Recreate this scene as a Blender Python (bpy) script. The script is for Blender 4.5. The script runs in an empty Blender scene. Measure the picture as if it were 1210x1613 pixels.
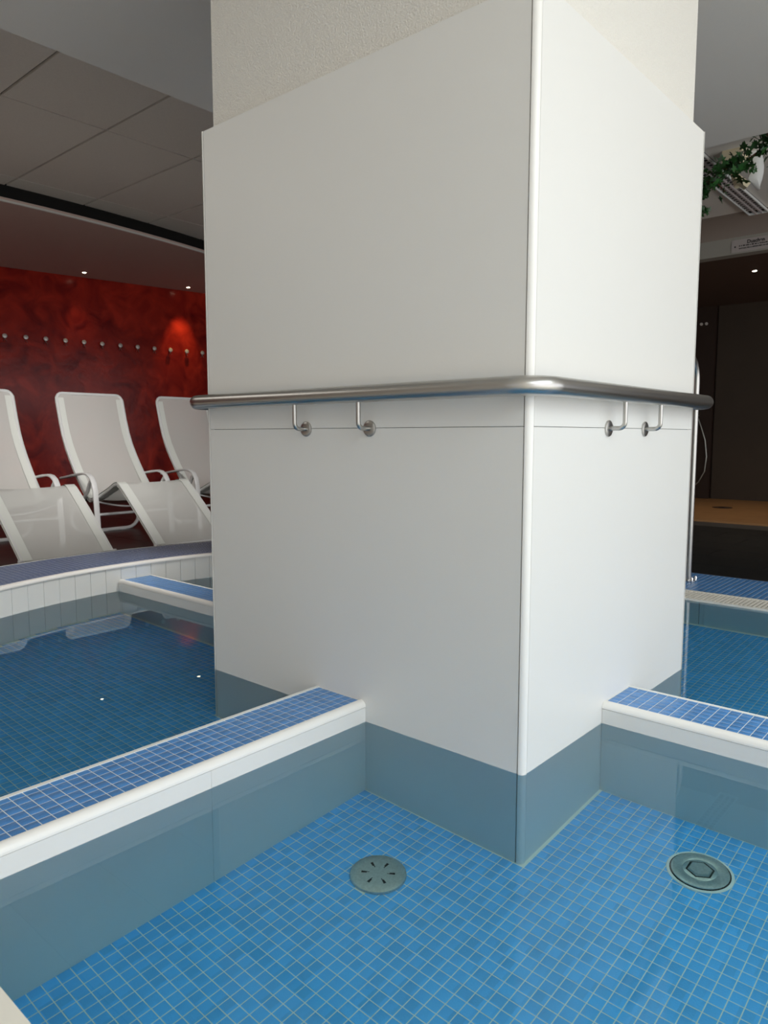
import bpy, math, random
from mathutils import Vector, Matrix

# ------------------------------------------------------------------ camera, world, lights, exposure
C = bpy.context.scene.collection
SC = bpy.context.scene
F_PX, PITCH, YAW = 1151.3, 0.1036, 0.71815
U = 0.75      # everything below is laid out in survey units (camera 0.8 above the water); 1 unit = 0.75 m
CAM = Vector((-1.4621, -0.8411, 0.8))
cd = bpy.data.cameras.new('camera')
cam = bpy.data.objects.new('camera', cd)
C.objects.link(cam)
fwd = Vector((math.cos(YAW) * math.cos(PITCH), math.sin(YAW) * math.cos(PITCH), -math.sin(PITCH)))
rgt = Vector((math.sin(YAW), -math.cos(YAW), 0))
upv = rgt.cross(fwd)
cam.matrix_world = Matrix(((rgt.x, upv.x, -fwd.x, CAM.x * U), (rgt.y, upv.y, -fwd.y, CAM.y * U),
                           (rgt.z, upv.z, -fwd.z, CAM.z * U), (0, 0, 0, 1)))
cd.sensor_fit = 'VERTICAL'
cd.sensor_height = 24
cd.lens = F_PX * 24 / 1613
cd.clip_start = 0.02
cd.clip_end = 60
cd.dof.use_dof = True
cd.dof.focus_distance = 1.75
cd.dof.aperture_fstop = 7.0
SC.camera = cam

vs = SC.view_settings
vs.view_transform = 'Standard'
vs.look = 'None'
vs.gamma = 1
vs.use_curve_mapping = False
vs.exposure = 0.0
SC.cycles.caustics_refractive = True
SC.cycles.caustics_reflective = True
SC.cycles.max_bounces = 10
SC.cycles.transparent_max_bounces = 12
SC.cycles.blur_glossy = 0.5
SC.cycles.sample_clamp_indirect = 8

w = bpy.data.worlds.new('world')
SC.world = w
w.use_nodes = True
w.node_tree.nodes['Background'].inputs[0].default_value = (0.62, 0.75, 1.0, 1)
w.node_tree.nodes['Background'].inputs[1].default_value = 0.15


def area(name, loc, rot, sx, sy, power, col):
    l = bpy.data.lights.new(name, 'AREA')
    l.shape = 'RECTANGLE'
    l.size, l.size_y, l.energy, l.color = sx * U, sy * U, power * U * U, col
    o = bpy.data.objects.new(name, l)
    C.objects.link(o)
    o.location, o.rotation_euler = Vector(loc) * U, rot
    return o


# daylight outside the tall window front at -Y (behind the camera), the rest are unseen fill lamps added
# to brighten the ceilings, pillar, pool and lounge, all behind or beside the camera
area('daylight_front', (0.75, -5.75, 1.45), (math.radians(90), 0, 0), 12.6, 2.9, 205, (0.97, 0.985, 1.0))
area('fill_upward', (-1.0, -7.6, -0.1), (math.radians(180), 0, 0), 10.0, 3.4, 310, (1.0, 0.95, 0.86))
area('fill_side', (-6.05, 0.2, 1.5), (math.radians(90), 0, math.radians(-90)), 4.0, 2.2, 14, (1.0, 0.97, 0.92))
area('fill_overhead', (-1.0, -3.2, 2.585), (0, 0, 0), 3.4, 2.6, 114, (0.82, 0.94, 1.0))
area('fill_lounge', (-2.6, 5.0, 3.2), (0, 0, 0), 3.0, 1.4, 30, (1.0, 0.96, 0.9))


# ------------------------------------------------------------------ materials
def mat(name, col=(0.8, 0.8, 0.8), rough=0.5, metal=0.0, spec=0.5, emit=None, es=1.0, noise=0.0, nscale=8.0,
        bump=0.0, bscale=60.0, cell=None, cellv=0.0):
    m = bpy.data.materials.new(name)
    m.use_nodes = True
    nt = m.node_tree
    b = nt.nodes['Principled BSDF']
    b.inputs['Base Color'].default_value = (*col, 1)
    b.inputs['Roughness'].default_value = rough
    b.inputs['Metallic'].default_value = metal
    b.inputs['Specular IOR Level'].default_value = spec
    geo = nt.nodes.new('ShaderNodeNewGeometry')
    src = None
    if noise:
        n = nt.nodes.new('ShaderNodeTexNoise')
        n.inputs['Scale'].default_value = nscale / U
        n.inputs['Detail'].default_value = 5
        nt.links.new(geo.outputs['Position'], n.inputs['Vector'])
        src = (n.outputs['Fac'], noise)
    if cell:
        s = nt.nodes.new('ShaderNodeVectorMath')
        s.operation = 'SNAP'
        s.inputs[1].default_value = (cell * U, cell * U, 10)
        nt.links.new(geo.outputs['Position'], s.inputs[0])
        wn = nt.nodes.new('ShaderNodeTexWhiteNoise')
        nt.links.new(s.outputs[0], wn.inputs['Vector'])
        src = (wn.outputs['Value'], cellv)
    if src:
        mr = nt.nodes.new('ShaderNodeMapRange')
        mr.inputs['To Min'].default_value = 1 - src[1]
        mr.inputs['To Max'].default_value = 1 + src[1]
        nt.links.new(src[0], mr.inputs['Value'])
        h = nt.nodes.new('ShaderNodeHueSaturation')
        h.inputs['Color'].default_value = (*col, 1)
        nt.links.new(mr.outputs[0], h.inputs['Value'])
        nt.links.new(h.outputs[0], b.inputs['Base Color'])
    if bump:
        n2 = nt.nodes.new('ShaderNodeTexNoise')
        n2.inputs['Scale'].default_value = bscale / U
        n2.inputs['Detail'].default_value = 4
        nt.links.new(geo.outputs['Position'], n2.inputs['Vector'])
        bp = nt.nodes.new('ShaderNodeBump')
        bp.inputs['Strength'].default_value = bump
        bp.inputs['Distance'].default_value = 0.01
        nt.links.new(n2.outputs['Fac'], bp.inputs['Height'])
        nt.links.new(bp.outputs[0], b.inputs['Normal'])
    if emit:
        b.inputs['Emission Color'].default_value = (*emit, 1)
        b.inputs['Emission Strength'].default_value = es
    return m


M = {}
M['laminate'] = mat('white_laminate', (0.80, 0.785, 0.75), 0.42, bump=0.04, bscale=350)
M['trim'] = mat('white_trim', (0.86, 0.84, 0.80), 0.28)
M['core'] = mat('dark_joint', (0.10, 0.095, 0.09), 0.8)
M['plaster'] = mat('rough_plaster', (0.83, 0.80, 0.74), 0.9, bump=0.5, bscale=220)
M['soffit'] = mat('painted_soffit', (0.86, 0.83, 0.78), 0.9, bump=0.08, bscale=150)
M['ceil_panel'] = mat('ceiling_panel', (0.88, 0.83, 0.77), 0.95, noise=0.08, nscale=90, bump=0.25, bscale=300)
M['ceil_gap'] = mat('ceiling_joint', (0.09, 0.07, 0.065), 0.9)
M['shade_soffit'] = mat('lounge_soffit', (0.78, 0.60, 0.54), 0.7)  # brown tint stands for the dim light on a pale ceiling
M['black'] = mat('black_fascia', (0.006, 0.006, 0.006), 0.8)
M['tile'] = mat('mosaic_blue', (0.085, 0.26, 0.58), 0.28, cell=0.0286, cellv=0.10, bump=0.12, bscale=260)
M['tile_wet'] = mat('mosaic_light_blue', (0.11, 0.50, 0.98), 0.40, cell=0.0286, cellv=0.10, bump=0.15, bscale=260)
M['grout'] = mat('grout', (0.84, 0.84, 0.80), 0.8)
M['coping_tile'] = mat('mosaic_slate_blue', (0.085, 0.13, 0.26), 0.30, cell=0.0286, cellv=0.14)
M['plank'] = mat('white_board', (0.88, 0.88, 0.84), 0.35)
M['steel'] = mat('brushed_steel', (0.50, 0.49, 0.47), 0.30, metal=1, bump=0.02, bscale=400)
M['steel_dull'] = mat('worn_steel', (0.62, 0.62, 0.57), 0.36, metal=0.85, noise=0.25, nscale=180)
M['grate'] = mat('beige_grate', (0.86, 0.82, 0.73), 0.5)
M['void'] = mat('drain_hole', (0.01, 0.012, 0.012), 0.8)
M['deckdark'] = mat('dark_floor_tile', (0.035, 0.027, 0.024), 0.35, noise=0.2, nscale=6)
M['beige_floor'] = mat('beige_floor_tile', (0.80, 0.74, 0.64), 0.5, noise=0.06, nscale=3)
M['slate'] = mat('black_slate', (0.016, 0.018, 0.019), 0.38, noise=0.3, nscale=9, bump=0.15, bscale=25)
M['slate_joint'] = mat('slate_joint', (0.07, 0.065, 0.06), 0.8)
M['frame'] = mat('white_powder_coat', (0.86, 0.86, 0.86), 0.32)
M['hem'] = mat('white_hem', (0.88, 0.90, 0.85), 0.7, bump=0.1, bscale=900)
M['showerfloor'] = mat('tan_shower_floor', (0.46, 0.24, 0.095), 0.5, noise=0.15, nscale=5)
M['showerwall'] = mat('dark_brown_wall', (0.055, 0.038, 0.026), 0.5, noise=0.12, nscale=3)
M['showerceil'] = mat('dark_brown_ceiling', (0.10, 0.06, 0.042), 0.7)
M['darkwood'] = mat('dark_wood_panel', (0.035, 0.018, 0.012), 0.5)
M['cove'] = mat('shaded_cove', (0.36, 0.30, 0.26), 0.6)  # brown puts the ceiling's fading light into the cove colour
M['header'] = mat('grey_header', (0.36, 0.35, 0.31), 0.8)
M['sign'] = mat('sign_plate', (0.46, 0.42, 0.41), 0.6)
M['ink'] = mat('black_ink', (0.01, 0.01, 0.01), 0.6)
M['louvre'] = mat('louvre_metal', (0.60, 0.54, 0.54), 0.5, metal=0.0)
M['cream'] = mat('cream_plastic', (0.82, 0.72, 0.50), 0.5)
M['white'] = mat('white_plastic', (0.84, 0.86, 0.85), 0.4)
M['leaf'] = mat('ivy_leaf', (0.020, 0.080, 0.018), 0.3, cell=0.05, cellv=0.5)
M['stem'] = mat('ivy_stem', (0.12, 0.05, 0.03), 0.7)
M['knob'] = mat('pearl_knob', (0.75, 0.70, 0.66), 0.3, metal=0.2)
M['lamp'] = mat('lit_lens', (1, 0.95, 0.85), 0.4, emit=(1.0, 0.86, 0.62), es=14)
M['chrome'] = mat('chrome', (0.7, 0.7, 0.7), 0.12, metal=1)
M['frame_alu'] = mat('window_frame', (0.45, 0.45, 0.45), 0.5)

# red stucco lustro: mottled colour, glossy
m = mat('red_stucco', (0.2, 0.01, 0.01), 0.20, spec=0.22)
nt = m.node_tree
b = nt.nodes['Principled BSDF']
g = nt.nodes.new('ShaderNodeNewGeometry')
n = nt.nodes.new('ShaderNodeTexNoise')
n.inputs['Scale'].default_value = 4.2
n.inputs['Detail'].default_value = 9
n.inputs['Distortion'].default_value = 1.2
r = nt.nodes.new('ShaderNodeValToRGB')
r.color_ramp.elements[0].position = 0.3
r.color_ramp.elements[0].color = (0.20, 0.006, 0.006, 1)
r.color_ramp.elements[1].position = 0.75
r.color_ramp.elements[1].color = (0.62, 0.040, 0.020, 1)
n2 = nt.nodes.new('ShaderNodeTexNoise')
n2.inputs['Scale'].default_value = 16
n2.inputs['Detail'].default_value = 6
n2.inputs['Distortion'].default_value = 0.8
bp = nt.nodes.new('ShaderNodeBump')
bp.inputs['Strength'].default_value = 0.12
bp.inputs['Distance'].default_value = 0.01
nt.links.new(g.outputs['Position'], n.inputs['Vector'])
nt.links.new(g.outputs['Position'], n2.inputs['Vector'])
nt.links.new(n.outputs['Fac'], r.inputs['Fac'])
nt.links.new(r.outputs[0], b.inputs['Base Color'])
nt.links.new(n2.outputs['Fac'], bp.inputs['Height'])
nt.links.new(bp.outputs[0], b.inputs['Normal'])
M['red'] = m

# mesh sling: woven open fabric, partly see-through
m = mat('sling_mesh', (0.93, 0.93, 0.89), 0.8)
nt = m.node_tree
tr = nt.nodes.new('ShaderNodeBsdfTransparent')
mx = nt.nodes.new('ShaderNodeMixShader')
mx.inputs[0].default_value = 0.68
out = nt.nodes['Material Output']
nt.links.new(tr.outputs[0], mx.inputs[1])
nt.links.new(nt.nodes['Principled BSDF'].outputs[0], mx.inputs[2])
nt.links.new(mx.outputs[0], out.inputs[0])
M['sling'] = m

# water: smooth dielectric surface, faintly teal
m = bpy.data.materials.new('pool_water')
m.use_nodes = True
nt = m.node_tree
nt.nodes.remove(nt.nodes['Principled BSDF'])
out = nt.nodes['Material Output']
fr = nt.nodes.new('ShaderNodeFresnel')
fr.inputs['IOR'].default_value = 1.333
rf = nt.nodes.new('ShaderNodeBsdfRefraction')
rf.inputs['IOR'].default_value = 1.333
rf.inputs['Roughness'].default_value = 0.0
rf.inputs['Color'].default_value = (0.93, 1.0, 1.0, 1)
gl = nt.nodes.new('ShaderNodeBsdfGlossy')
gl.inputs['Roughness'].default_value = 0.0
mx = nt.nodes.new('ShaderNodeMixShader')
nt.links.new(fr.outputs[0], mx.inputs[0])
nt.links.new(rf.outputs[0], mx.inputs[1])
nt.links.new(gl.outputs[0], mx.inputs[2])
nt.links.new(mx.outputs[0], out.inputs[0])
va = nt.nodes.new('ShaderNodeVolumeAbsorption')
va.inputs['Color'].default_value = (0.50, 0.92, 0.97, 1)
va.inputs['Density'].default_value = 0.8
nt.links.new(va.outputs[0], out.inputs['Volume'])
M['water'] = m


# ------------------------------------------------------------------ mesh helpers
class MB:
    def __init__(s):
        s.v, s.f, s.s = [], [], []

    def quadstrip(s, rings, closed_ring=True, caps=True, smooth=True, loop=False):
        base = len(s.v)
        n = len(rings[0])
        for rg in rings:
            s.v += [tuple(p) for p in rg]
        cnt = len(rings)
        for i in range(cnt if loop else cnt - 1):
            a, c = base + i * n, base + ((i + 1) % cnt) * n
            for j in range(n if closed_ring else n - 1):
                k = (j + 1) % n
                s.f.append((a + j, a + k, c + k, c + j))
                s.s.append(smooth)
        if caps and closed_ring and not loop:
            s.f.append(tuple(base + j for j in range(n))[::-1])
            s.f.append(tuple(base + (cnt - 1) * n + j for j in range(n)))
            s.s += [False, False]
        return s

    def box(s, x0, x1, y0, y1, z0, z1):
        b = len(s.v)
        s.v += [(x0, y0, z0), (x1, y0, z0), (x1, y1, z0), (x0, y1, z0), (x0, y0, z1), (x1, y0, z1), (x1, y1, z1), (x0, y1, z1)]
        s.f += [tuple(b + i for i in q) for q in ((0, 3, 2, 1), (4, 5, 6, 7), (0, 1, 5, 4), (1, 2, 6, 5), (2, 3, 7, 6), (3, 0, 4, 7))]
        s.s += [False] * 6
        return s

    def prism(s, poly, z0, z1, axis='z', smooth=False):
        """poly extruded; axis z: (a,b)->(x,y); y: (a,b)->(x,z) ; x: (a,b)->(y,z)"""
        def P(a, b_, c):
            return (a, b_, c) if axis == 'z' else ((a, c, b_) if axis == 'y' else (c, a, b_))
        b = len(s.v)
        n = len(poly)
        s.v += [P(a, q, z0) for a, q in poly] + [P(a, q, z1) for a, q in poly]
        s.f.append(tuple(range(b, b + n))[::-1])
        s.f.append(tuple(range(b + n, b + 2 * n)))
        s.s += [False, False]
        for i in range(n):
            j = (i + 1) % n
            s.f.append((b + i, b + j, b + n + j, b + n + i))
            s.s.append(smooth)
        return s

    def tube(s, pts, r, n=10, loop=False, flat=None):
        """round (r) or flat-section (flat=(half width along side, half thickness)) bar along pts"""
        pts = [Vector(p) for p in pts]
        N = len(pts)
        rings = []
        up = None
        for i, p in enumerate(pts):
            a = pts[(i - 1) % N] if (loop or i > 0) else p
            c = pts[(i + 1) % N] if (loop or i < N - 1) else p
            t = (c - a).normalized()
            if up is None:
                up = Vector((0, 0, 1)) if abs(t.z) < 0.9 else Vector((1, 0, 0))
            u = (up - t * up.dot(t)).normalized()
            up = u
            v = t.cross(u)
            rr = r[i] if isinstance(r, (list, tuple)) else r
            if flat:
                X = Vector((1, 0, 0))
                v = (X - t * X.dot(t)).normalized()
                u = v.cross(t).normalized()
                hw, ht = flat
                rings.append([p + v * (sx * hw) + u * (sy * ht) for sx, sy in
                              ((-1, -.5), (-.7, -1), (.7, -1), (1, -.5), (1, .5), (.7, 1), (-.7, 1), (-1, .5))])
            else:
                rings.append([p + (u * math.cos(2 * math.pi * k / n) + v * math.sin(2 * math.pi * k / n)) * rr for k in range(n)])
        return s.quadstrip(rings, loop=loop)

    def lathe(s, prof, c=(0, 0, 0), n=24, axis='z'):
        rings = []
        for rad, h in prof:
            rg = []
            for k in range(n):
                a = 2 * math.pi * k / n
                x, y = rad * math.cos(a), rad * math.sin(a)
                p = (x, y, h) if axis == 'z' else ((h, x, y) if axis == 'x' else (x, -h, y))
                rg.append((c[0] + p[0], c[1] + p[1], c[2] + p[2]))
            rings.append(rg)
        return s.quadstrip(rings)

    def mesh(s, name, m, sharp=True):
        me = bpy.data.meshes.new(name)
        me.from_pydata(s.v, [], s.f)
        me.polygons.foreach_set('use_smooth', s.s)
        if m:
            me.materials.append(M[m] if isinstance(m, str) else m)
        me.validate()
        if sharp:
            me.set_sharp_from_angle(angle=math.radians(38))
        me.update()
        return me

    def build(s, name, m, parent=None, loc=None):
        return link(name, s.mesh(name, m), parent, loc)


def fixn(o):
    import bmesh
    bm = bmesh.new()
    bm.from_mesh(o.data)
    bmesh.ops.recalc_face_normals(bm, faces=bm.faces)
    bm.to_mesh(o.data)
    bm.free()
    return o


def link(name, me, parent=None, loc=None, rot=None):
    o = bpy.data.objects.new(name, me)
    C.objects.link(o)
    if parent:
        o.parent = parent
    if loc is not None:
        o.location = loc
    if rot is not None:
        o.rotation_euler = rot
    return o


def tag(o, label=None, cat=None, group=None, kind=None):
    for k, v in (('label', label), ('category', cat), ('group', group), ('kind', kind)):
        if v:
            o[k] = v
    return o


def thing(name, label, cat, loc=(0, 0, 0), group=None):
    return tag(link(name, None, None, loc), label, cat, group)


def struct(name, mb, m, label=None):
    o = mb.build(name, m)
    fixn(o)
    return tag(o, label, None, None, 'structure')


def copy_tree(o, parent=None):
    c = o.copy()
    C.objects.link(c)
    c.parent = parent
    for ch in [x for x in o.children]:
        copy_tree(ch, c)
    return c


def arc(cx, cy, r, a0, a1, n):
    return [(cx + r * math.cos(math.radians(a0 + (a1 - a0) * i / n)), cy + r * math.sin(math.radians(a0 + (a1 - a0) * i / n))) for i in range(n + 1)]


# ------------------------------------------------------------------ dimensions (survey units, water level z = 0)
FZ = -0.144                      # hall floor, below the water
P = 0.0286                       # mosaic pitch
PX, PY = 1.071, 1.2195           # pillar footprint
ZT, ZJ = 1.767, 0.8214           # cladding top, cladding joint
D = -0.44                        # pool floor
X0, X1 = -1.09, 2.165            # straight pool edges (overflow gratings)
CC, RI, RO = (0.53, 0.65), 2.0, 2.48   # ring wall circle
ZC = 0.137                       # ring coping height
ZD = 0.06                        # divider height
LA, LB = 0.505, 0.702            # left divider y range
LC, LD = 0.575, 0.772            # hidden right divider y range
RA, RB = 0.427, 0.617            # right divider x range
RW = (0.44, 0.63)                # far divider x range

# ------------------------------------------------------------------ room shell
YB = math.sqrt(RI ** 2 - (X1 - CC[0]) ** 2)
phi = math.acos((X1 - CC[0]) / RI)          # half angle where the circle meets the straight edge
phL = math.acos((CC[0] - X0) / RI)


def circ(a, r=RI):
    return (CC[0] + r * math.cos(a), CC[1] + r * math.sin(a))


fl = MB()
fl.box(-1.2, 12, 3.3, 10.6, -0.6, FZ)
fl.box(2.9, 12, -5.6, -2.0, -0.6, FZ)
fl.box(X1 + 0.718, 12, -2.0, 3.3, -0.6, FZ)
floor = struct('floor', fl, 'slate_joint', 'dark tiled floor around the pool')
fl2 = MB().box(-6, 2.9, -5.6, -2.0, -0.6, FZ + .004).box(-6, X0 - 0.72, -2.0, 3.3, -0.6, FZ + .004).box(-6, -1.2, 3.3, 10.6, -.6, FZ + .004)
struct('floor_near', fl2, 'beige_floor')  # unseen floor, pale colour chosen to bounce light onto the ceilings

# fillers between pit frame and rings (flat ring sectors at deck level)
fil = MB()
N = 24
for s in (1, -1):
    a0, a1 = (phi, math.pi - phL) if s == 1 else (-phi, -math.pi + phL)
    for i in range(N):
        t0, t1 = a0 + (a1 - a0) * i / N, a0 + (a1 - a0) * (i + 1) / N
        p0, p1 = circ(t0, RI + .02), circ(t1, RI + .02)
        ye = 3.35 if s == 1 else -2.05
        fil.prism([p0, p1, (p1[0], ye), (p0[0], ye)], -0.6, FZ - .003)
struct('floor_ring', fil, 'slate_joint')

# dark floor tiles, each a piece
tl_me = MB().prism([(-.397, -.397), (.397, -.397), (.397, .397), (-.397, .397)], 0, .006).mesh('floor_tile', 'deckdark')
sl_me = MB().prism([(-.397, -.197), (.397, -.197), (.397, .197), (-.397, .197)], 0, .006).mesh('floor_tile', 'slate')
for i in range(0, 10):
    for j in range(8):
        x, y = -.8 + .8 * i, 3.45 + .8 * j
        if math.hypot(x - CC[0], y - CC[1]) < RO + .57 or 0.16877 * x + 0.98565 * y > 9.97 - .5:
            continue
        link('floor_tile', tl_me, floor, (x, y, FZ))
for i in range(10):
    for j in range(-5, 4):
        x, yy = 3.09 + .4 * i, -.2 + .8 * j + (.3 if i % 2 else 0)
        if x > 6.6 or yy > 2.6:
            continue
        link('floor_tile', sl_me, floor, (x, yy, FZ), (0, 0, math.pi / 2))

# walls
WN = Vector((0.16877, 0.98565))
WC = 9.9716
wd = Vector((0.98565, -0.16877))


def wallpt(s, off=0):
    q = WN * (WC - off) + wd * s
    return (q.x, q.y)


wb = MB()
wb.prism([wallpt(-8), wallpt(6.6), wallpt(6.6, -.2), wallpt(-8, -.2)], FZ, 3.5)
struct('wall_back', wb, 'red', 'mottled glossy dark red stucco wall behind the loungers')
struct('baseboard_back', MB().prism([wallpt(-7.9, .014), wallpt(6.5, .014), wallpt(6.5, 0.0), wallpt(-7.9, 0.0)], FZ, FZ + .075), 'black')
struct('wall_left', MB().box(-6.2, -6.0, -5.6, -1.8, FZ, 3.5).box(-6.2, -6, 2.2, 11.2, FZ, 3.5).box(-6.2, -6, -1.8, 2.2, FZ, .4).box(-6.2, -6, -1.8, 2.2, 2.6, 3.5), 'soffit')
wf = MB().box(-6.2, -5.7, -5.6, -5.45, FZ, 3.5).box(7.25, 12, -5.6, -5.45, FZ, 3.5).box(-5.7, 7.25, -5.6, -5.45, 2.95, 3.5)
struct('wall_front', wf, 'soffit')
for k in range(5):
    x = -5.7 + 2.59 * k
    wfm = MB().box(x, x + .05, -5.56, -5.48, FZ, 2.95).box(x + 2.54, x + 2.59, -5.56, -5.48, FZ, 2.95)
    wfm.box(x + .05, x + 2.54, -5.56, -5.48, FZ, FZ + .06).box(x + .05, x + 2.54, -5.56, -5.48, 2.89, 2.95)
    struct('window_%d' % (k + 1), wfm, 'frame_alu')
struct('wall_right', MB().box(9.89, 10.05, -5.5, 2.635, FZ, 3.5), 'showerwall', 'dark brown wall of the shower room')
struct('wall_niche', MB().box(9.95, 10.05, 2.635, 3.4, FZ, 3.5).box(6.9, 9.95, 3.4, 3.55, FZ, 3.5), 'darkwood')
struct('wall_beside', MB().box(6.753, 6.9, 3.4, 8.95, FZ, 3.5), 'header')

# ceiling: slab above, white dropped ceiling in front, panels on the left, plaster on the right
struct('ceiling', MB().box(-6.2, 12, -5.6, 11.2, 3.29, 3.5), 'ceil_gap')
ceiling = bpy.data.objects['ceiling']
EX, EY = 3.49, 2.712
sf = MB().prism([(-6.0, -5.45), (EX, -5.45), (EX, EY), (-6, EY)], 2.6, 3.29)
soff = struct('ceiling_soffit', sf, 'soffit', 'smooth light grey dropped ceiling around the pillar')
struct('ceiling_recess', MB().box(EX, 6.31, -5.45, 3.4, 2.948, 3.29), 'soffit')
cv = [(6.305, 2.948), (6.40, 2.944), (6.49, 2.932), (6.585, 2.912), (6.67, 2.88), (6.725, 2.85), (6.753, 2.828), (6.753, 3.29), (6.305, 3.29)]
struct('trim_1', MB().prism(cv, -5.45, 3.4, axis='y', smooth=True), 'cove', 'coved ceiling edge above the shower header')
struct('trim_2', MB().box(6.753, 6.9, -5.45, 3.4, 2.659, 3.29), 'header', 'grey header beam over the shower opening')
struct('ceiling_shower', MB().box(6.9, 9.95, -5.45, 3.4, 2.67, 2.75), 'showerceil')

GX = [.8836 + .8063 * k for k in range(-8, 7)]
GY = [3.19, 4.861, 6.536, 8.21]
w2, h2, t = .8063 / 2 - .011, 1.672 / 2 - .007, .02
pme = MB().prism([(-w2, -h2), (w2, -h2), (w2, h2), (-w2, h2)], 0, t).mesh('ceiling_panel', 'ceil_panel')
for gx in GX:
    for j in range(3):
        link('ceiling_panel', pme, ceiling, (gx + .403, (GY[j] + GY[j + 1]) / 2, 3.23))


# dropped lounge soffit with a curved white nosing and a black grille above it
def sy(x):
    return 6.77 + (x - 1.69) ** 2 * (0.0412 if x > 1.69 else 0.015)


xs = [-6 + .35 * i for i in range(39)]
sp = [(x, sy(x)) for x in xs]
ls = MB().prism(sp + [(6.74, 10.4), (-6, 10.4)], 3.056, 3.10)
struct('ceiling_lounge', ls, 'shade_soffit', 'dropped ceiling with its dimness painted brownish over the loungers')
nz = MB().prism(sp + [(x, y - .024) for x, y in sp[::-1]], 3.053, 3.073)
struct('trim_3', nz, 'trim', 'thin white curved nosing')
fs = MB().prism([(x, y + .04) for x, y in sp] + [(x, y + .06) for x, y in sp[::-1]], 3.06, 3.29)
struct('trim_4', fs, 'black', 'black fascia gap above the curved nosing')
# made-up frames around the overhead and lounge fill lamps
for nm, (xc, yc, z, sx, sy_), lb in (('fill_frame_roof', (-1.0, -3.2, 2.6, 3.4, 2.6), 'added fill light frame overhead behind the camera'), ('fill_frame_panel', (-2.6, 5.0, 3.23, 3.0, 1.4), 'added rectangular fill light frame left of the picture')):
    t = thing(nm, lb, 'ceiling light', (xc, yc, z))
    for a, b_, c, d in ((-1, 1, -1, 0), (-1, 1, 1, 0), (-1, -1, 0, 1), (1, 1, 0, 1)):
        if d == 0:
            MB().box(-sx / 2 - .04, sx / 2 + .04, c * (sy_ / 2 + .02) - .02, c * (sy_ / 2 + .02) + .02, -.04, 0).build('frame_bar', 'trim', t)
        else:
            q = a * (sx / 2 + .02)
            MB().box(q - .02, q + .02, -sy_ / 2, sy_ / 2, -.04, 0).build('frame_bar', 'trim', t)

# ------------------------------------------------------------------ pool basin
tile_me = MB()
h, hi, th = P / 2 - .0010, P / 2 - .0014, .0006
tile_me.v = [(-h, -h, 0), (h, -h, 0), (h, h, 0), (-h, h, 0), (-h, -h, th * .6), (h, -h, th * .6), (h, h, th * .6), (-h, h, th * .6),
             (-hi, -hi, th), (hi, -hi, th), (hi, hi, th), (-hi, hi, th)]
tile_me.f = [(0, 1, 5, 4), (1, 2, 6, 5), (2, 3, 7, 6), (3, 0, 4, 7), (4, 5, 9, 8), (5, 6, 10, 9), (6, 7, 11, 10), (7, 4, 8, 11), (8, 9, 10, 11)]
tile_me.s = [False] * 9
TV, TF = tile_me.v, tile_me.f
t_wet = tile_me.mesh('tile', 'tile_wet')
t_dry = tile_me.mesh('tile', 'tile')
rnd = random.Random(4)


def tile_stuff(cells, z, m, parent, rot=False):
    mb = MB()
    for c in cells:
        x, y = c[0], c[1]
        a = c[2] if rot else 0
        sx, sy_ = (c[3], c[4]) if len(c) > 3 else (1, 1)
        ca, sa = math.cos(a), math.sin(a)
        b = len(mb.v)
        for u, v, q in TV[4:]:
            u, v = u * sx, v * sy_
            mb.v.append((x + u * ca - v * sa, y + u * sa + v * ca, z + q))
        for f in TF[4:]:
            mb.f.append(tuple(b + i - 4 for i in f))
            mb.s.append(False)
    o = mb.build('tile_field', m, parent)
    o['kind'] = 'stuff'
    return o


pit = [circ(phi + (math.pi - phL - phi) * i / 40) for i in range(41)] + [circ(-math.pi + phL + (math.pi - phL - phi) * i / 40) for i in range(41)]
pool_floor = struct('floor_pool', MB().prism(pit, D - .1, D - .0018), 'grout', 'blue mosaic pool floor under water')


def in_pool(x, y):
    if not (X0 + .012 < x < X1 - .012):
        return False
    if math.hypot(x - CC[0], y - CC[1]) > RI - .02:
        return False
    if -.01 < x < PX + .01 and -.01 < y < PY + .01:
        return False
    if x < 0 and LA - .012 < y < LB + .012:
        return False
    if y < 0 and RA - .012 < x < RB + .012:
        return False
    if y > PY and RW[0] - .012 < x < RW[1] + .012:
        return False
    if x > PX and LC - .012 < y < LD + .012:
        return False
    return True


DR = [(-.248, .238), (.243, -.335)]
cells = []
for i in range(-45, 85):
    for j in range(-55, 100):
        x, y = -.003 + P * (i + .5), -.008 + P * (j + .5)
        if in_pool(x, y) and all(math.hypot(x - a, y - b) > .058 for a, b in DR):
            cells.append((x, y))


def frame_size(x, y, z):
    d = Vector((x, y, z)) - CAM
    zf = d.dot(fwd)
    if zf <= 0:
        return 0
    u, v = 605 + F_PX * d.dot(rgt) / zf, 806.5 - F_PX * d.dot(upv) / zf
    return (1 / zf) if (-10 < u < 1220 and 0 < v < 1625) else 0


fp = [c for c in cells if c[1] < LA and c[0] < RA and frame_size(c[0], c[1], -.31) > 0]
fp.sort(key=lambda c: -frame_size(c[0], c[1], -.31))
near = set(fp[:300])
for c in fp[:300]:
    link('tile', t_wet, pool_floor, (c[0], c[1], D - .0018))
tile_stuff([c for c in cells if c not in near], D - .0018, 'tile_wet', pool_floor)

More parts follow.
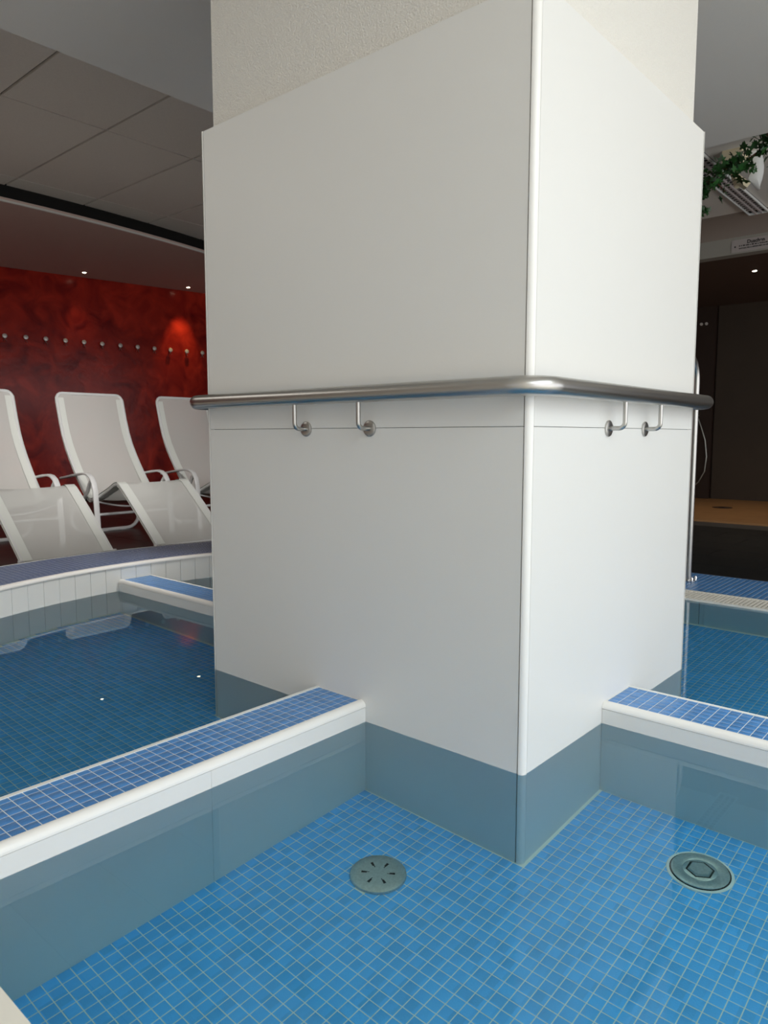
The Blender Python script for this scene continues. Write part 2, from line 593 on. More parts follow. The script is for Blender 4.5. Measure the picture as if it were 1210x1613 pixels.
# ring wall: separate boards round the arc, white bead on top, coping of mosaic
ring = thing('pool_surround', 'curved raised pool surround of white boards under slate-blue mosaic coping', 'pool surround')
bw = .0855
for s in (1,):
    a0, a1 = phi + .0, math.pi - phL
    n = int((a1 - a0) * RI / bw)
    for i in range(n):
        t = a0 + (a1 - a0) * (i + .5) / n
        da = (a1 - a0) / n / 2 * .975
        q = [circ(t - da, RI), circ(t + da, RI), circ(t + da, RI + .018), circ(t - da, RI + .018)]
        fixn(MB().prism(q, D - .09, ZC - .014).build('board', 'plank', ring))
    na = 72

    def band(r0, r1, z0, z1):
        A = [circ(a0 + (a1 - a0) * k / na, r0) for k in range(na + 1)]
        B = [circ(a1 - (a1 - a0) * k / na, r1) for k in range(na + 1)]
        return MB().prism(A + B, z0, z1)
    fixn(band(RI + .0175, RI + .03, D, ZC - .02).build('backing', 'core', ring))
    fixn(band(RI + .03, RO - .004, FZ, ZC - .002).build('coping_bed', 'grout', ring))
    rg = []
    for k in range(na + 1):
        a = a0 + (a1 - a0) * k / na
        rg.append([(*circ(a, RI - .004 + dx), ZC - .014 + dz) for dx, dz in ((0, 0), (.001, .007), (.005, .012), (.012, .014), (.034, .014), (.034, 0))])
    fixn(MB().quadstrip(rg).build('bead', 'trim', ring))
    cl = []
    nr = 15
    for r_ in range(nr):
        rad = RI + .034 + P * (r_ + .5)
        nn = int((a1 - a0) * rad / P)
        for k in range(nn):
            t = a0 + (a1 - a0) * (k + .5) / nn
            cl.append((*circ(t, rad), t))
    tile_stuff(cl, ZC - .002, 'coping_tile', ring, rot=True)
    fixn(band(RO - .004, RO + .004, FZ, ZC - .001).build('outer_face', 'core', ring))
# ring wall on the near side (behind the camera side)
a0, a1 = -phi, -math.pi + phL
B1 = [circ(a0 + (a1 - a0) * k / 30, RI) for k in range(31)]
B2 = [circ(a1 - (a1 - a0) * k / 30, RI + .3) for k in range(31)]
fixn(MB().prism(B1 + B2, D - .09, .02).build('near_wall', 'plank', ring))


# straight overflow edges with grating and mosaic band
def overflow(name, label, xe, sgn, y0, y1, tiles):
    t = thing(name, label, 'pool edge')
    seams = [y0 + .8 * k for k in range(20) if y0 + .8 * k < y1]
    for a in seams:
        b_ = min(a + .797, y1)
        x_a, x_b = sorted((xe, xe + sgn * .015))
        MB().box(x_a, x_b, a, b_, D - .09, -.002).build('wall_panel', 'plank', t)
    xa, xb = sorted((xe + sgn * .0152, xe + sgn * .72))
    MB().box(xa, xb, y0, y1, D, -.035).build('channel_bed', 'black', t)
    xa, xb = sorted((xe, xe + sgn * (.014 if sgn > 0 else .055)))
    rail1 = MB().box(xa, xb, y0, y1, -.002, .010)
    rail1.build('front_rail', 'grate', t)
    xa, xb = sorted((xe + sgn * .19, xe + sgn * .204))
    MB().box(xa, xb, y0, y1, -.034, .010).build('rear_rail', 'grate', t)
    sm = MB().box(-.088, .088, -.0050, .0050, -.006, 0).mesh('slat', 'grate')
    ys = [y0 + .0195 * k for k in range(int((y1 - y0) / .0195))]
    vis = [y for y in ys if tiles[0] < y < tiles[1]][:300]
    for y in vis:
        link('slat', sm, t, (xe + sgn * .102, y, .008))
    mb = MB()
    for y in ys:
        if y not in vis:
            mb.box(xe + sgn * .102 - .088, xe + sgn * .102 + .088, y - .0055, y + .0055, -.004, .008)
    o = mb.build('slat_field', 'grate', t)
    o['kind'] = 'stuff'
    xa, xb = sorted((xe + sgn * .2042, xe + sgn * .718))
    MB().box(xa, xb, y0, y1, -.034, .0065).build('band_bed', 'grout', t)
    xo = sorted((xe + sgn * .7181, xe + sgn * .7205))
    MB().box(xo[0], xo[1], y0, y1, FZ, .0085).build('outer_face', 'core', t)
    cl = []
    for i in range(18):
        for k in range(int((y1 - y0) / P)):
            cl.append((xe + sgn * (.204 + P * (i + .5)), y0 + P * (k + .5)))
    tile_stuff(cl, .0065, 'tile', t)
    return t


yR = math.sqrt(RI ** 2 - (X1 - CC[0]) ** 2)
yL = math.sqrt(RI ** 2 - (X0 - CC[0]) ** 2)
overflow('overflow_edge', 'beige slatted overflow grating and blue mosaic band beyond the right basin', X1, 1, CC[1] - yR, CC[1] + yR, (-.9, 1.2))
overflow('overflow_edge', 'out-of-focus beige grating at the bottom left corner of the front basin', X0, -1, CC[1] - yL, CC[1] + yL, (-.6, .9))


# dividers
def divider(label, axis, a0, a1, b0, b1, face, asparts, endtiles=None, seam=None):
    """axis 'x': runs along x from a0 to a1, width b0..b1 in y, white face on the low-b side"""
    t = thing('pool_divider', label, 'pool divider')

    def bx(u0, u1, v0, v1, z0, z1, nm, m_):
        mb = MB()
        if axis == 'x':
            mb.box(u0, u1, v0, v1, z0, z1)
        else:
            mb.box(v0, v1, u0, u1, z0, z1)
        return mb.build(nm, m_, t)
    bx(a0, a1, b0 + .012, b1 - .012, D - .01, ZD - .003, 'core', 'grout')
    cuts = [a0] + (seam or []) + [a1]
    for i in range(len(cuts) - 1):
        bx(cuts[i] + .0003, cuts[i + 1] - .0003, b0, b0 + .0118, D - .001, ZD - .0185, 'face_panel', 'laminate')
        bx(cuts[i] + .0008, cuts[i + 1] - .0008, b1 - .0118, b1, D - .001, ZD - .0045, 'face_panel', 'laminate')
    # rounded nosing on the front top edge
    R = .017
    prof = [(b0 - .001, ZD - .0172)] + [(b0 - .001 + R - R * math.cos(math.radians(q)), ZD - .0172 + .018 * math.sin(math.radians(q))) for q in (15, 30, 45, 60, 75, 90)] + \
           [(b0 + .020, ZD + .0008), (b0 + .020, ZD - .0172)]
    if axis == 'x':
        o = MB().prism(prof, a0, a1, axis='x', smooth=False).build('nosing', 'trim', t)
    else:
        o = MB().prism(prof, a0, a1, axis='y', smooth=False).build('nosing', 'trim', t)
    for i, p_ in enumerate(o.data.polygons):
        p_.use_smooth = 2 < i < 8
    fixn(o)
    # back edge strip
    bx(a0, a1, b1 - .0118, b1, ZD - .0043, ZD - .001, 'edge_strip', 'grout')
    rows = 6
    wrow = (b1 - .002 - (b0 + .021)) / rows
    cl = []
    n = int((a1 - a0) / P)
    for k in range(n):
        for r_ in range(rows):
            u = a1 - P * (k + .5) - .002 if axis == 'x' else (a1 - P * (k + .5) - .002)
            v = b0 + .021 + wrow * (r_ + .5)
            cl.append((u, v) if axis == 'x' else (v, u))
    cl.sort(key=lambda c: -frame_size(c[0], c[1], ZD))
    vis = [c for c in cl if frame_size(c[0], c[1], ZD) > 0][:300] if asparts else []
    sc = wrow / P
    for c in vis:
        o = link('tile', t_dry, t, (c[0], c[1], ZD - .003))
        o.scale = (1, sc, 1) if axis == 'x' else (sc, 1, 1)
    vset = set(vis)
    rest = [(c[0], c[1], 0, 1 if axis == 'x' else sc, sc if axis == 'x' else 1) for c in cl if c not in vset]
    if rest:
        tile_stuff(rest, ZD - .003, 'tile', t, rot=True)
    return t


divider('low pool wall with blue mosaic top running left from the pillar', 'x', X0, -.0005, LA, LB, 0, True, seam=[-.52])
divider('low pool wall with pale blue mosaic top at the right of the pillar', 'y', CC[1] - math.sqrt(RI ** 2 - (RA - CC[0]) ** 2) + .002, -.0005, RA, RB, 0, True, seam=[-.9])
divider('short pool wall behind the pillar meeting the curved rim at left', 'y', PY + .001, 2.645, RW[0], RW[1], 0, False)
divider('low pool wall hidden behind the pillar towards the overflow grating', 'x', PX + .001, X1 - .001, LC, LD, 0, False)

# ------------------------------------------------------------------ water, one sheet per basin
rW = RI - .0008


def arcpts(a0, a1, n=24):
    return [(CC[0] + rW * math.cos(a0 + (a1 - a0) * i / n), CC[1] + rW * math.sin(a0 + (a1 - a0) * i / n)) for i in range(n + 1)]


def ang(x=None, y=None, top=True):
    if x is not None:
        c = math.acos((x - CC[0]) / rW)
        return c if top else -c
    s = math.asin((y - CC[1]) / rW)
    return s


def water(poly, label):
    mb = MB()
    mb.v = [(x, y, 0) for x, y in poly]
    # ngon facing up
    ar = sum(poly[i][0] * poly[(i + 1) % len(poly)][1] - poly[(i + 1) % len(poly)][0] * poly[i][1] for i in range(len(poly)))
    idx = tuple(range(len(poly)))
    mb.f = [idx if ar > 0 else idx[::-1]]
    mb.s = [False]
    o = mb.build('pool_water', 'water')
    tag(o, label, 'water', None, 'stuff')


e = .0006
xl, xr = X0 - e + .0005, X1 + e - .0005
front = [(xl, LA), (0, LA), (0, 0), (RA, 0)] + arcpts(ang(x=RA, top=False), ang(x=xl, top=False))
water(front, 'clear still water of the front basin with two steel covers below')
back_l = [(xl, LB), (0, LB), (0, PY), (RW[0], PY)] + arcpts(ang(x=RW[0]), ang(x=xl))
water(back_l, 'dark blue water of the left basin mirroring the loungers')
right = [(RB, 0), (PX, 0), (PX, LC), (xr, LC)] + arcpts(ang(x=xr, top=False), ang(x=RB, top=False))
water(right, 'teal water of the right basin below the overflow grating')
back_r = [(RW[1], PY), (PX, PY), (PX, LD), (xr, LD)] + arcpts(ang(x=xr), ang(x=RW[1]))
water(back_r, 'sliver of water behind the short divider left of the pillar')

# ------------------------------------------------------------------ pillar
pillar = thing('pillar', 'big square pillar clad in white panels with a steel rail around it', 'pillar')
MB().box(.016, PX - .016, .016, PY - .016, D - .05, ZT - .004).build('pillar_core', 'core', pillar)
ins = .03
pc = MB().box(ins, PX - ins, ins, PY - ins, ZT - .006, 2.61)
pc.build('plaster_shaft', 'plaster', pillar)
RT = .0150
for z0, z1 in ((D - .03, ZJ - .0007), (ZJ + .0007, ZT)):
    g_ = RT + .0022
    MB().box(0, .0159, g_, PY - g_, z0, z1).build('cladding_panel', 'laminate', pillar)
    MB().box(PX - .0159, PX, g_, PY - g_, z0, z1).build('cladding_panel', 'laminate', pillar)
    MB().box(g_, PX - g_, 0, .0159, z0, z1).build('cladding_panel', 'laminate', pillar)
    MB().box(g_, PX - g_, PY - .0159, PY, z0, z1).build('cladding_panel', 'laminate', pillar)
# top ledge between cladding and plaster
MB().box(.004, PX - .004, .004, PY - .004, ZT - .0035, ZT - .0005).build('top_cap', 'laminate', pillar)
for (cx_, cy_, q0) in ((0, 0, 180), (PX, 0, 270), (PX, PY, 0), (0, PY, 90)):
    sx = 1 if cx_ == 0 else -1
    sy_ = 1 if cy_ == 0 else -1
    o_ = -.0015
    cxx, cyy = cx_ + sx * (RT + o_), cy_ + sy_ * (RT + o_)
    poly = arc(cxx, cyy, RT, q0, q0 + 90, 10) + [(cxx, cyy)]
    o = MB().prism(poly, D - .03, ZT + .001, smooth=True).build('corner_trim', 'trim', pillar)
    for i, p_ in enumerate(o.data.polygons):
        p_.use_smooth = 2 <= i < 12

# hand rail round the pillar
rail = thing('handrail', 'brushed steel handrail tube running around the white pillar', 'handrail')
OFF, RZ, RR = .045, .910, .0225
bend = .075
pts = []
for (cx_, cy_, a) in ((-OFF + bend, -OFF + bend, 180), (PX + OFF - bend, -OFF + bend, 270), (PX + OFF - bend, PY + OFF - bend, 0), (-OFF + bend, PY + OFF - bend, 90)):
    pts += [(x, y, RZ) for x, y in arc(cx_, cy_, bend, a, a + 90, 10)]
MB().tube(pts, RR, 20, loop=True).build('rail_tube', 'steel', rail)


def bracket(x, y, dx, dy):
    """wall plate at (x, y); (dx, dy) outward"""
    p = [(x + dx * .004, y + dy * .004, .820), (x + dx * .030, y + dy * .030, .820)]
    for q in (15, 30, 45, 60, 75, 90):
        a = math.radians(q)
        p.append((x + dx * (.030 + .016 * math.sin(a)), y + dy * (.030 + .016 * math.sin(a)), .836 - .016 * math.cos(a)))
    p.append((x + dx * .046, y + dy * .046, .889))
    br = MB().tube(p, .0062, 10).build('bracket', 'steel', rail)
    mb = MB()
    if dx:
        mb.lathe([(.0, 0), (.0215, 0), (.0215, .004), (.019, .0055), (.009, .0055), (.0, .0055)], (x, y, .820), 20, 'x')
        if dx < 0:
            mb.v = [(2 * x - a, b_, c_) for a, b_, c_ in mb.v]
    else:
        mb.lathe([(.0, 0), (.0215, 0), (.0215, .004), (.019, .0055), (.009, .0055), (.0, .0055)], (x, y, .820), 20, 'y')
        if dy > 0:
            mb.v = [(a, 2 * y - b_, c_) for a, b_, c_ in mb.v]
    fixn(mb.build('wall_plate', 'steel', br))


for y in (.735, .486):
    bracket(-.0003, y, -1, 0)
    bracket(PX + .0003, y, 1, 0)
for x in (.409, .656):
    bracket(x, -.0003, 0, -1)
    bracket(x, PY + .0003, 0, 1)

# ------------------------------------------------------------------ floor covers
d1 = thing('floor_cover', 'round steel floor cover with six radial slots under water', 'drain cover', (DR[0][0], DR[0][1], D))
disc = MB()
n = 48
# slotted plate: built from sectors so that the slots are real openings
slots = 6
rI, rO_, half = .022, .036, .0035
disc_r = [(.0668, .0), (.0668, .0050), (.0655, .0075), (.060, .0095), (.044, .0095)]
disc.lathe(disc_r[:1] + disc_r, n=n)
disc.f = [f for f in disc.f if len(f) == 4]
disc.s = disc.s[:len(disc.f)]
# inner plate with slots by a polar grid
rad = [.044, .040, .034, .027, .021, .0001]
na = 72
base = len(disc.v)
for r_ in rad:
    for k in range(na):
        a = 2 * math.pi * k / na
        disc.v.append((r_ * math.cos(a), r_ * math.sin(a), .0095))
for i in range(len(rad) - 1):
    for k in range(na):
        if i in (1, 2, 3) and k % 12 in ((0, 1) if i < 3 else (0,)):
            continue
        kk = (k + 1) % na
        disc.f.append((base + i * na + k, base + i * na + kk, base + (i + 1) * na + kk, base + (i + 1) * na + k))
        disc.s.append(False)
fixn(disc.build('cover_plate', 'steel_dull', d1))
MB().lathe([(.0001, 0), (.060, 0), (.060, .002), (.0001, .002)], n=32).build('sump', 'void', d1)

d2 = thing('floor_cover', 'round steel floor cover with raised hexagonal centre under water', 'drain cover', (DR[1][0], DR[1][1], D))
fixn(MB().lathe([(.0001, 0), (.0672, 0), (.0672, .003), (.0600, .003), (.0600, .001), (.0001, .001)], n=48).build('gasket', 'void', d2, (0, 0, 0)))
fixn(MB().lathe([(.0001, .002), (.0625, .002), (.0645, .004), (.0635, .0075), (.0600, .0083), (.0385, .0088), (.0378, .0083), (.0370, .0088), (.0001, .0088)], n=48).build('cover_plate', 'steel_dull', d2))
fixn(MB().lathe([(.0001, .0088), (.0285, .0088), (.0245, .0150), (.0001, .0152)], n=6).build('hexagon', 'steel_dull', d2))
fixn(MB().lathe([(.0001, .0086), (.0325, .0086), (.0325, .0091), (.0001, .0091)], n=6).build('hexagon_groove', 'void', d2))
fixn(MB().lathe([(.066, 0), (.0745, 0), (.0735, .0015), (.066, .002)], n=48).build('sealant_ring', 'grout', d2))

# ------------------------------------------------------------------ grab rail at the right edge
gr = thing('grab_rail', 'upright steel grab rail standing on the blue band right of the pillar', 'grab rail', (2.62, .505, .009))
gp = [(0, 0, 0), (0, 0, .6), (0, 0, 1.08)]
for q in range(15, 181, 15):
    a = math.radians(q)
    gp.append((-.13 + .13 * math.cos(a), 0, 1.08 + .13 * math.sin(a)))
gp += [(-.26, 0, .9), (-.30, 0, .5), (-.42, 0, .2), (-.50, 0, .02), (-.50, 0, -.35), (-.472, 0, -.37)]
MB().tube(gp, .0165, 14).build('post', 'steel', gr)
fixn(MB().lathe([(.0001, 0), (.042, 0), (.042, .006), (.036, .008), (.0001, .008)], n=24).build('flange', 'chrome', gr))
bt = fixn(MB().lathe([(.0001, .0), (.008, .0), (.008, .02), (.005, .026), (.0001, .027)], (0.03, -.03, 0), n=10).build('bolt', 'chrome', gr))
for q in ((-.06, 0), (0, .06), (-.06, .06)):
    c = bt.copy()
    C.objects.link(c)
    c.location = (q[0], q[1], 0)

# ------------------------------------------------------------------ loungers
W = .575
PROF = [(3.69, .030), (3.80, .125), (3.975, .275), (4.10, .378), (4.165, .428), (4.205, .447), (4.25, .438), (4.33, .400), (4.45, .352), (4.56, .312), (4.625, .300), (4.67, .322),
        (4.73, .370), (4.79, .438), (4.87, .535), (4.94, .630), (5.00, .722), (5.045, .815), (5.08, .915), (5.11, 1.02), (5.132, 1.10), (5.14, 1.13)]


def lounger(x0, label):
    t = thing('sun_lounger', label, 'sun lounger', (x0, 4.5056, FZ), 'white mesh loungers in a row by the red wall')
    pr = [(y - 3.69, z) for y, z in PROF]
    for x in (0.0, W):
        MB().tube([(x, y, z) for y, z in pr[:-1]], .0125, 10).build('side_rail', 'frame', t)
    # head bar with rounded corners, foot bar with round caps
    yt, zt = pr[-2]
    hb = [(0, yt, zt)] + [(.05 - .05 * math.cos(math.radians(q)), yt + .01 * math.sin(math.radians(q)), zt + .05 * math.sin(math.radians(q))) for q in (20, 45, 70, 90)]
    hb += [(W - a, b_, c_) for a, b_, c_ in hb[::-1]]
    MB().tube(hb, .012, 10).build('head_bar', 'frame', t)
    MB().tube([(-.012, 0, .026), (W + .012, 0, .026)], .0115, 10).build('foot_bar', 'frame', t)
    for x in (-.016, W + .016):
        MB().tube([(x, 0, .0), (x, 0, .05)], .016, 12).build('foot_cap', 'frame', t)
    # sling sheet and wide edge hems
    prs = pr[:-1] + [(yt + .006, zt + .040)]

    def sheet(xa, xb, off, sag, nx):
        mb = MB()
        rows = []
        for i, (y, z) in enumerate(prs):
            row = []
            for k in range(nx + 1):
                u = k / nx
                x = xa + (xb - xa) * u
                if i == len(prs) - 1:
                    x = min(max(x, .035), W - .035)
                s_ = sag * math.sin(math.pi * u) * (0.30 + 1.0 * math.exp(-((i - 10) / 3.5) ** 2))
                row.append((x, y + (s_ * .6 if i > 10 else 0), z - s_ + off))
            rows.append(row)
        return mb.quadstrip(rows, closed_ring=False, caps=False)
    sheet(.004, W - .004, .010, .022, 12).build('sling', 'sling', t)
    hm = MB()
    for xa, xb in ((-.013, .058), (W - .058, W + .013)):
        h_ = sheet(xa, xb, .0145, .0, 3)
        # trim the head end so that the bare tube corner shows
        b0 = len(hm.v)
        hm.v += h_.v[:-4]
        hm.f += [tuple(b0 + q for q in f) for f in h_.f if max(f) < len(h_.v) - 4]
        b0 = len(hm.v)
        h_ = sheet(xa, xb, -.0145, .0, 3)
        hm.v += h_.v[:-4]
        hm.f += [tuple(b0 + q for q in f) for f in h_.f if max(f) < len(h_.v) - 4]
    hm.s = [True] * len(hm.f)
    hm.build('hem', 'hem', t)
    # arms: flat bars running from the backrest forward and down as front legs
    for x in (-.032, W + .032):
        a = [(1.34, .462), (1.26, .472), (1.15, .488), (1.03, .504), (.95, .510), (.895, .503), (.85, .480), (.818, .44), (.800, .38), (.790, .25), (.780, .13), (.772, .001)]
        MB().tube([(x, y, z) for y, z in a], 0, flat=(.021, .009)).build('arm', 'frame', t)
    # rear leg: from under the arms, back and down into a wide U on the floor
    u = [(-.032, .85, .465), (-.032, .885, .43), (-.030, .92, .375), (-.026, 1.00, .31), (-.02, 1.12, .262), (-.016, 1.20, .225), (-.014, 1.235, .18), (-.012, 1.245, .14)]
    u += [(-.012 + .11 - .11 * math.cos(math.radians(q)), 1.25, .128 - .112 * math.sin(math.radians(q))) for q in (10, 30, 50, 70, 90)]
    u = u + [(W - a_, b_, c_) for a_, b_, c_ in u[::-1]]
    rl = MB().tube(u, .0155, 10).build('rear_leg', 'frame', t)
    for x in (.27, W - .14):
        MB().box(x - .022, x + .022, 1.235, 1.265, 0, .018).build('foot_pad', 'frame', rl)
    MB().tube([(-.024, .79, .198), (W + .024, .79, .198)], .011, 10).build('crossbar', 'frame', t)
    MB().tube([(-.024 + (W + .048) * k / 10, .80, .30 - .055 * math.sin(math.pi * k / 10)) for k in range(11)], .0065, 8).build('curved_brace', 'frame', t)
    return t


L1 = lounger(.729, 'white mesh lounger at the left edge of the picture, back cut off')
L1.scale = (1.18,) * 3
for x, lb in ((1.815, 'white mesh lounger in the middle, whole backrest seen against the red wall'),
              (2.900, 'white mesh lounger partly hidden behind the pillar, beside the handrail end')):
    c = copy_tree(L1)
    c.location.x = x
    c['label'] = lb

# ------------------------------------------------------------------ wall hooks
HK = [(2.739, 9.648, 2.142), (2.998, 9.603, 2.144), (3.252, 9.56, 2.144), (3.508, 9.516, 2.141), (3.759, 9.473, 2.139), (4.012, 9.429, 2.135), (4.271, 9.385, 2.132), (4.527, 9.341, 2.13), (4.783, 9.298, 2.127), (5.034, 9.254, 2.122), (5.297, 9.21, 2.119), (5.555, 9.166, 2.116)]
ordn = ['leftmost', 'second', 'third', 'fourth', 'fifth', 'sixth', 'seventh', 'eighth', 'ninth', 'tenth', 'eleventh', 'rightmost']
hroot = None
for i, (x, y, z) in enumerate(HK):
    lb = 'pale round coat knob, %s from the left in the row on the red wall' % ordn[i] if 0 < i < 11 else 'pale round coat knob, %s of the row on the red wall' % ordn[i]
    if i >= 9:
        lb = 'pale coat knob in the orange glow on the red wall, %s' % ('left of three', 'middle of three', 'nearest the pillar')[i - 9]
    s_ = x * wd.x + y * wd.y
    wx, wy = wallpt(s_)
    if hroot is None:
        hroot = thing('coat_hook', lb, 'hook', (wx, wy, z), 'coat knobs on the red wall')
        # local -Y points out of the wall
        fixn(MB().lathe([(.0001, 0), (.012, 0), (.010, .012), (.009, .022), (.024, .028), (.027, .036), (.022, .044), (.0001, .047)], n=18, axis='y').build('knob', 'knob', hroot))
        pg = MB().tube([(0, -.012, -.008), (-.008, -.022, -.038), (-.016, -.030, -.058)], .0032, 6).build('prong', 'steel', hroot)
        pg2 = pg.copy()
        C.objects.link(pg2)
        pg2.scale = (-1, 1, 1)
        hroot.rotation_euler = (0, 0, math.atan2(wd.y, wd.x))
        hroot.scale = (1.2,) * 3
    else:
        c = copy_tree(hroot)
        c.location = (wx, wy, z)
        c['label'] = lb


# ------------------------------------------------------------------ downlights
def downlight(x, y, z, label, power, size, tilt=(0, 0), col=(1.0, 0.62, 0.30)):
    t = thing('downlight', label, 'ceiling light', (x, y, z), 'small recessed ceiling spots')
    fixn(MB().lathe([(.026, 0), (.040, 0), (.039, -.005), (.030, -.006), (.026, -.002)], n=24).build('ring', 'chrome', t))
    fixn(MB().lathe([(.0001, -.0005), (.026, -.0005), (.024, -.006), (.012, -.009), (.0001, -.010)], n=20).build('lens', 'lamp', t))
    l = bpy.data.lights.new('downlight_beam', 'SPOT')
    l.energy, l.color, l.spot_size, l.spot_blend, l.shadow_soft_size = power * U * U, col, math.radians(size), 0.9, .02
    o = bpy.data.objects.new('downlight_beam', l)
    C.objects.link(o)
    o.location = Vector((x, y, z - .03)) * U
    o.rotation_euler = (math.radians(tilt[0]), math.radians(tilt[1]), 0)


downlight(3.65, 9.142, 3.056, 'small lit ceiling spot left of the two over the red wall', 5, 60, (14, 0), (1, .7, .3))
downlight(5.185, 8.93, 3.056, 'small lit ceiling spot nearer the pillar over the red wall', 34, 50, (15, 0), (1, .72, .25))
downlight(7.75, 1.61, 2.67, 'small lit ceiling spot in the dark shower room', 40, 110, (0, 0), (1, .8, .6))

# added fill spots hidden behind the pillar to brighten the loungers and the rim
for k, (x, tx, ty, tz, pw, an) in enumerate(((1.0, 1.1, 6.0, .6, 260, 46), (1.7, 2.3, 6.0, .6, 260, 46), (1.35, .1, 2.60, .16, 200, 42))):
    t = thing('fill_spot', 'added round fill spot in the row behind the pillar, %s' % ('leftmost', 'rightmost', 'middle')[k], 'ceiling light', (x, 1.95, 2.6), 'fill spots behind the pillar')
    fixn(MB().lathe([(.04, 0), (.06, 0), (.058, -.01), (.045, -.012), (.04, -.004)], n=24).build('ring', 'chrome', t))
    fixn(MB().lathe([(.0001, -.001), (.04, -.001), (.036, -.006), (.0001, -.008)], n=20).build('lens', 'lamp', t))
    l = bpy.data.lights.new('fill_beam', 'SPOT')
    l.energy, l.color, l.spot_size, l.spot_blend, l.shadow_soft_size = pw * U * U, (1, .97, .93), math.radians(an), 1.0, .10
    o = bpy.data.objects.new('fill_beam', l)
    C.objects.link(o)
    o.location = Vector((x, 1.95, 2.55)) * U
    o.rotation_euler = (Vector((tx, ty, tz)) - Vector((x, 1.95, 2.55))).to_track_quat('-Z', 'Y').to_euler()

# ------------------------------------------------------------------ shower room at the right
pf = MB().box(6.918, 9.89, -5.4, 3.38, FZ, FZ + .021)
struct('floor_shower', pf, 'showerfloor', 'tan floor of the shower room')
dr = thing('shower_drain', 'small dark drain in the tan shower floor', 'drain', (8.52, 2.06, FZ + .021))
fixn(MB().lathe([(.0001, 0), (.12, 0), (.12, .004), (.10, .006), (.0001, .004)], n=24).build('drain_plate', 'darkwood', dr))
fixn(MB().lathe([(.0001, .004), (.04, .004), (.04, .008), (.0001, .009)], n=12).build('strainer', 'void', dr))
for k in range(6):
    MB().box(9.872, 9.8895, 2.625 - 1.06 * (k + 1) + .005, 2.625 - 1.06 * k, FZ + .022, 2.668).build('wall_slab', 'showerwall', bpy.data.objects['wall_right'])
struct('wall_partition', MB().box(9.80, 9.89, 2.64, 3.38, FZ + .022, 2.668), 'darkwood')
hs = thing('shower_hose', 'thin dark shower hose hanging in the niche behind the grab rail', 'shower hose', (9.80, 2.80, 1.1))
hp = [(-.04, .03, .0), (-.05, -.04, -.18), (-.05, -.10, -.36), (-.05, -.13, -.60), (-.05, -.11, -.82), (-.05, -.03, -.98), (-.04, .08, -1.08)]
MB().tube(hp, .008, 8).build('hose', 'steel_dull', hs)
MB().tube([(0, .03, .0), (-.04, .03, 0), (-.06, .03, .03), (-.06, .03, .14), (-.09, .03, .20)], .014, 8).build('hand_shower', 'steel_dull', hs)
for k, y in enumerate((2.83, 2.76)):
    kk = thing('towel_knob', ['left', 'right'][k] + ' one of two small pale knobs high in the dark niche', 'hook', (9.80, y, 2.42), 'knobs in the dark niche')
    fixn(MB().lathe([(.0001, 0), (.012, 0), (.012, -.02), (.022, -.028), (.020, -.04), (.0001, -.044)], n=14, axis='x').build('knob', 'knob', kk))

# sign on the header
sg = thing('sign', 'pale sign with black writing Duschen on the header beam', 'sign', (6.7526, 1.577, 2.675))
sg.scale = (1.18,) * 3
L_ = .62
MB().box(-.004, 0, -L_, 0, 0, .104).build('plate', 'sign', sg)


def text(s, size, y, z, name='lettering', bold=False):
    cu = bpy.data.curves.new(name, 'FONT')
    cu.body = s
    cu.size = size
    cu.extrude = .0004
    if bold:
        cu.offset = .0012
    o = bpy.data.objects.new(name, cu)
    C.objects.link(o)
    o.rotation_euler = (math.radians(90), 0, math.radians(-90))
    o.location = (-.0052, y, z)
    bpy.context.view_layer.update()
    dg = bpy.context.evaluated_depsgraph_get()
    me = bpy.data.meshes.new_from_object(o.evaluated_get(dg))
    me.materials.clear()
    me.materials.append(M['ink'])
    n_ = bpy.data.objects.new(name, me)
    C.objects.link(n_)
    n_.parent = sg
    n_.location, n_.rotation_euler = o.location, o.rotation_euler
    bpy.data.objects.remove(o)
    return n_


text('Duschen', .040, -.125, .064, bold=True)
# two lines of small print, too fine to read in the photograph
sp_ = MB()
rnd = random.Random(3)
for z_, n_ in ((.045, 30), (.024, 27)):
    y_ = -.062
    for k in range(n_):
        wl = rnd.choice((.006, .009, .012, .016))
        sp_.box(-.0048, -.0042, y_ - wl, y_, z_, z_ + rnd.choice((.007, .009, .010)))
        y_ -= wl + rnd.choice((.0025, .0025, .007))
sp_.build('small_print', 'ink', sg)
fixn(MB().lathe([(.0001, 0), (.007, 0), (.007, .001), (.0001, .001)], (-.0052, -.030, .046), n=14, axis='x').build('emblem', 'ink', sg))

# ------------------------------------------------------------------ louvred strip light in the recess ceiling
lv = thing('louvre_light', 'long unlit louvred strip light in the recessed ceiling above the ivy', 'ceiling light', (3.80, 1.150, 2.948))
lv.scale = (1.18,) * 3
LX = 2.2
MB().box(0, LX, 0, .150, -.004, 0).build('backing', 'black', lv)
for y in (0, .142):
    MB().box(0, LX, y, y + .008, -.022, -.004).build('frame_rail', 'white', lv)
for x in (0, LX - .008):
    MB().box(x, x + .008, .008, .142, -.022, -.004).build('frame_end', 'white', lv)
for y in (.045, .088):
    MB().box(.008, LX - .008, y, y + .013, -.022, -.004).build('divider_strip', 'louvre', lv)
mb = MB().box(-.0045, .0045, .009, .141, -.014, -.007)
me = mb.mesh('louvre_blade', 'louvre')
for k in range(38):
    link('louvre_blade', me, lv, (.05 + .055 * k, 0, 0))

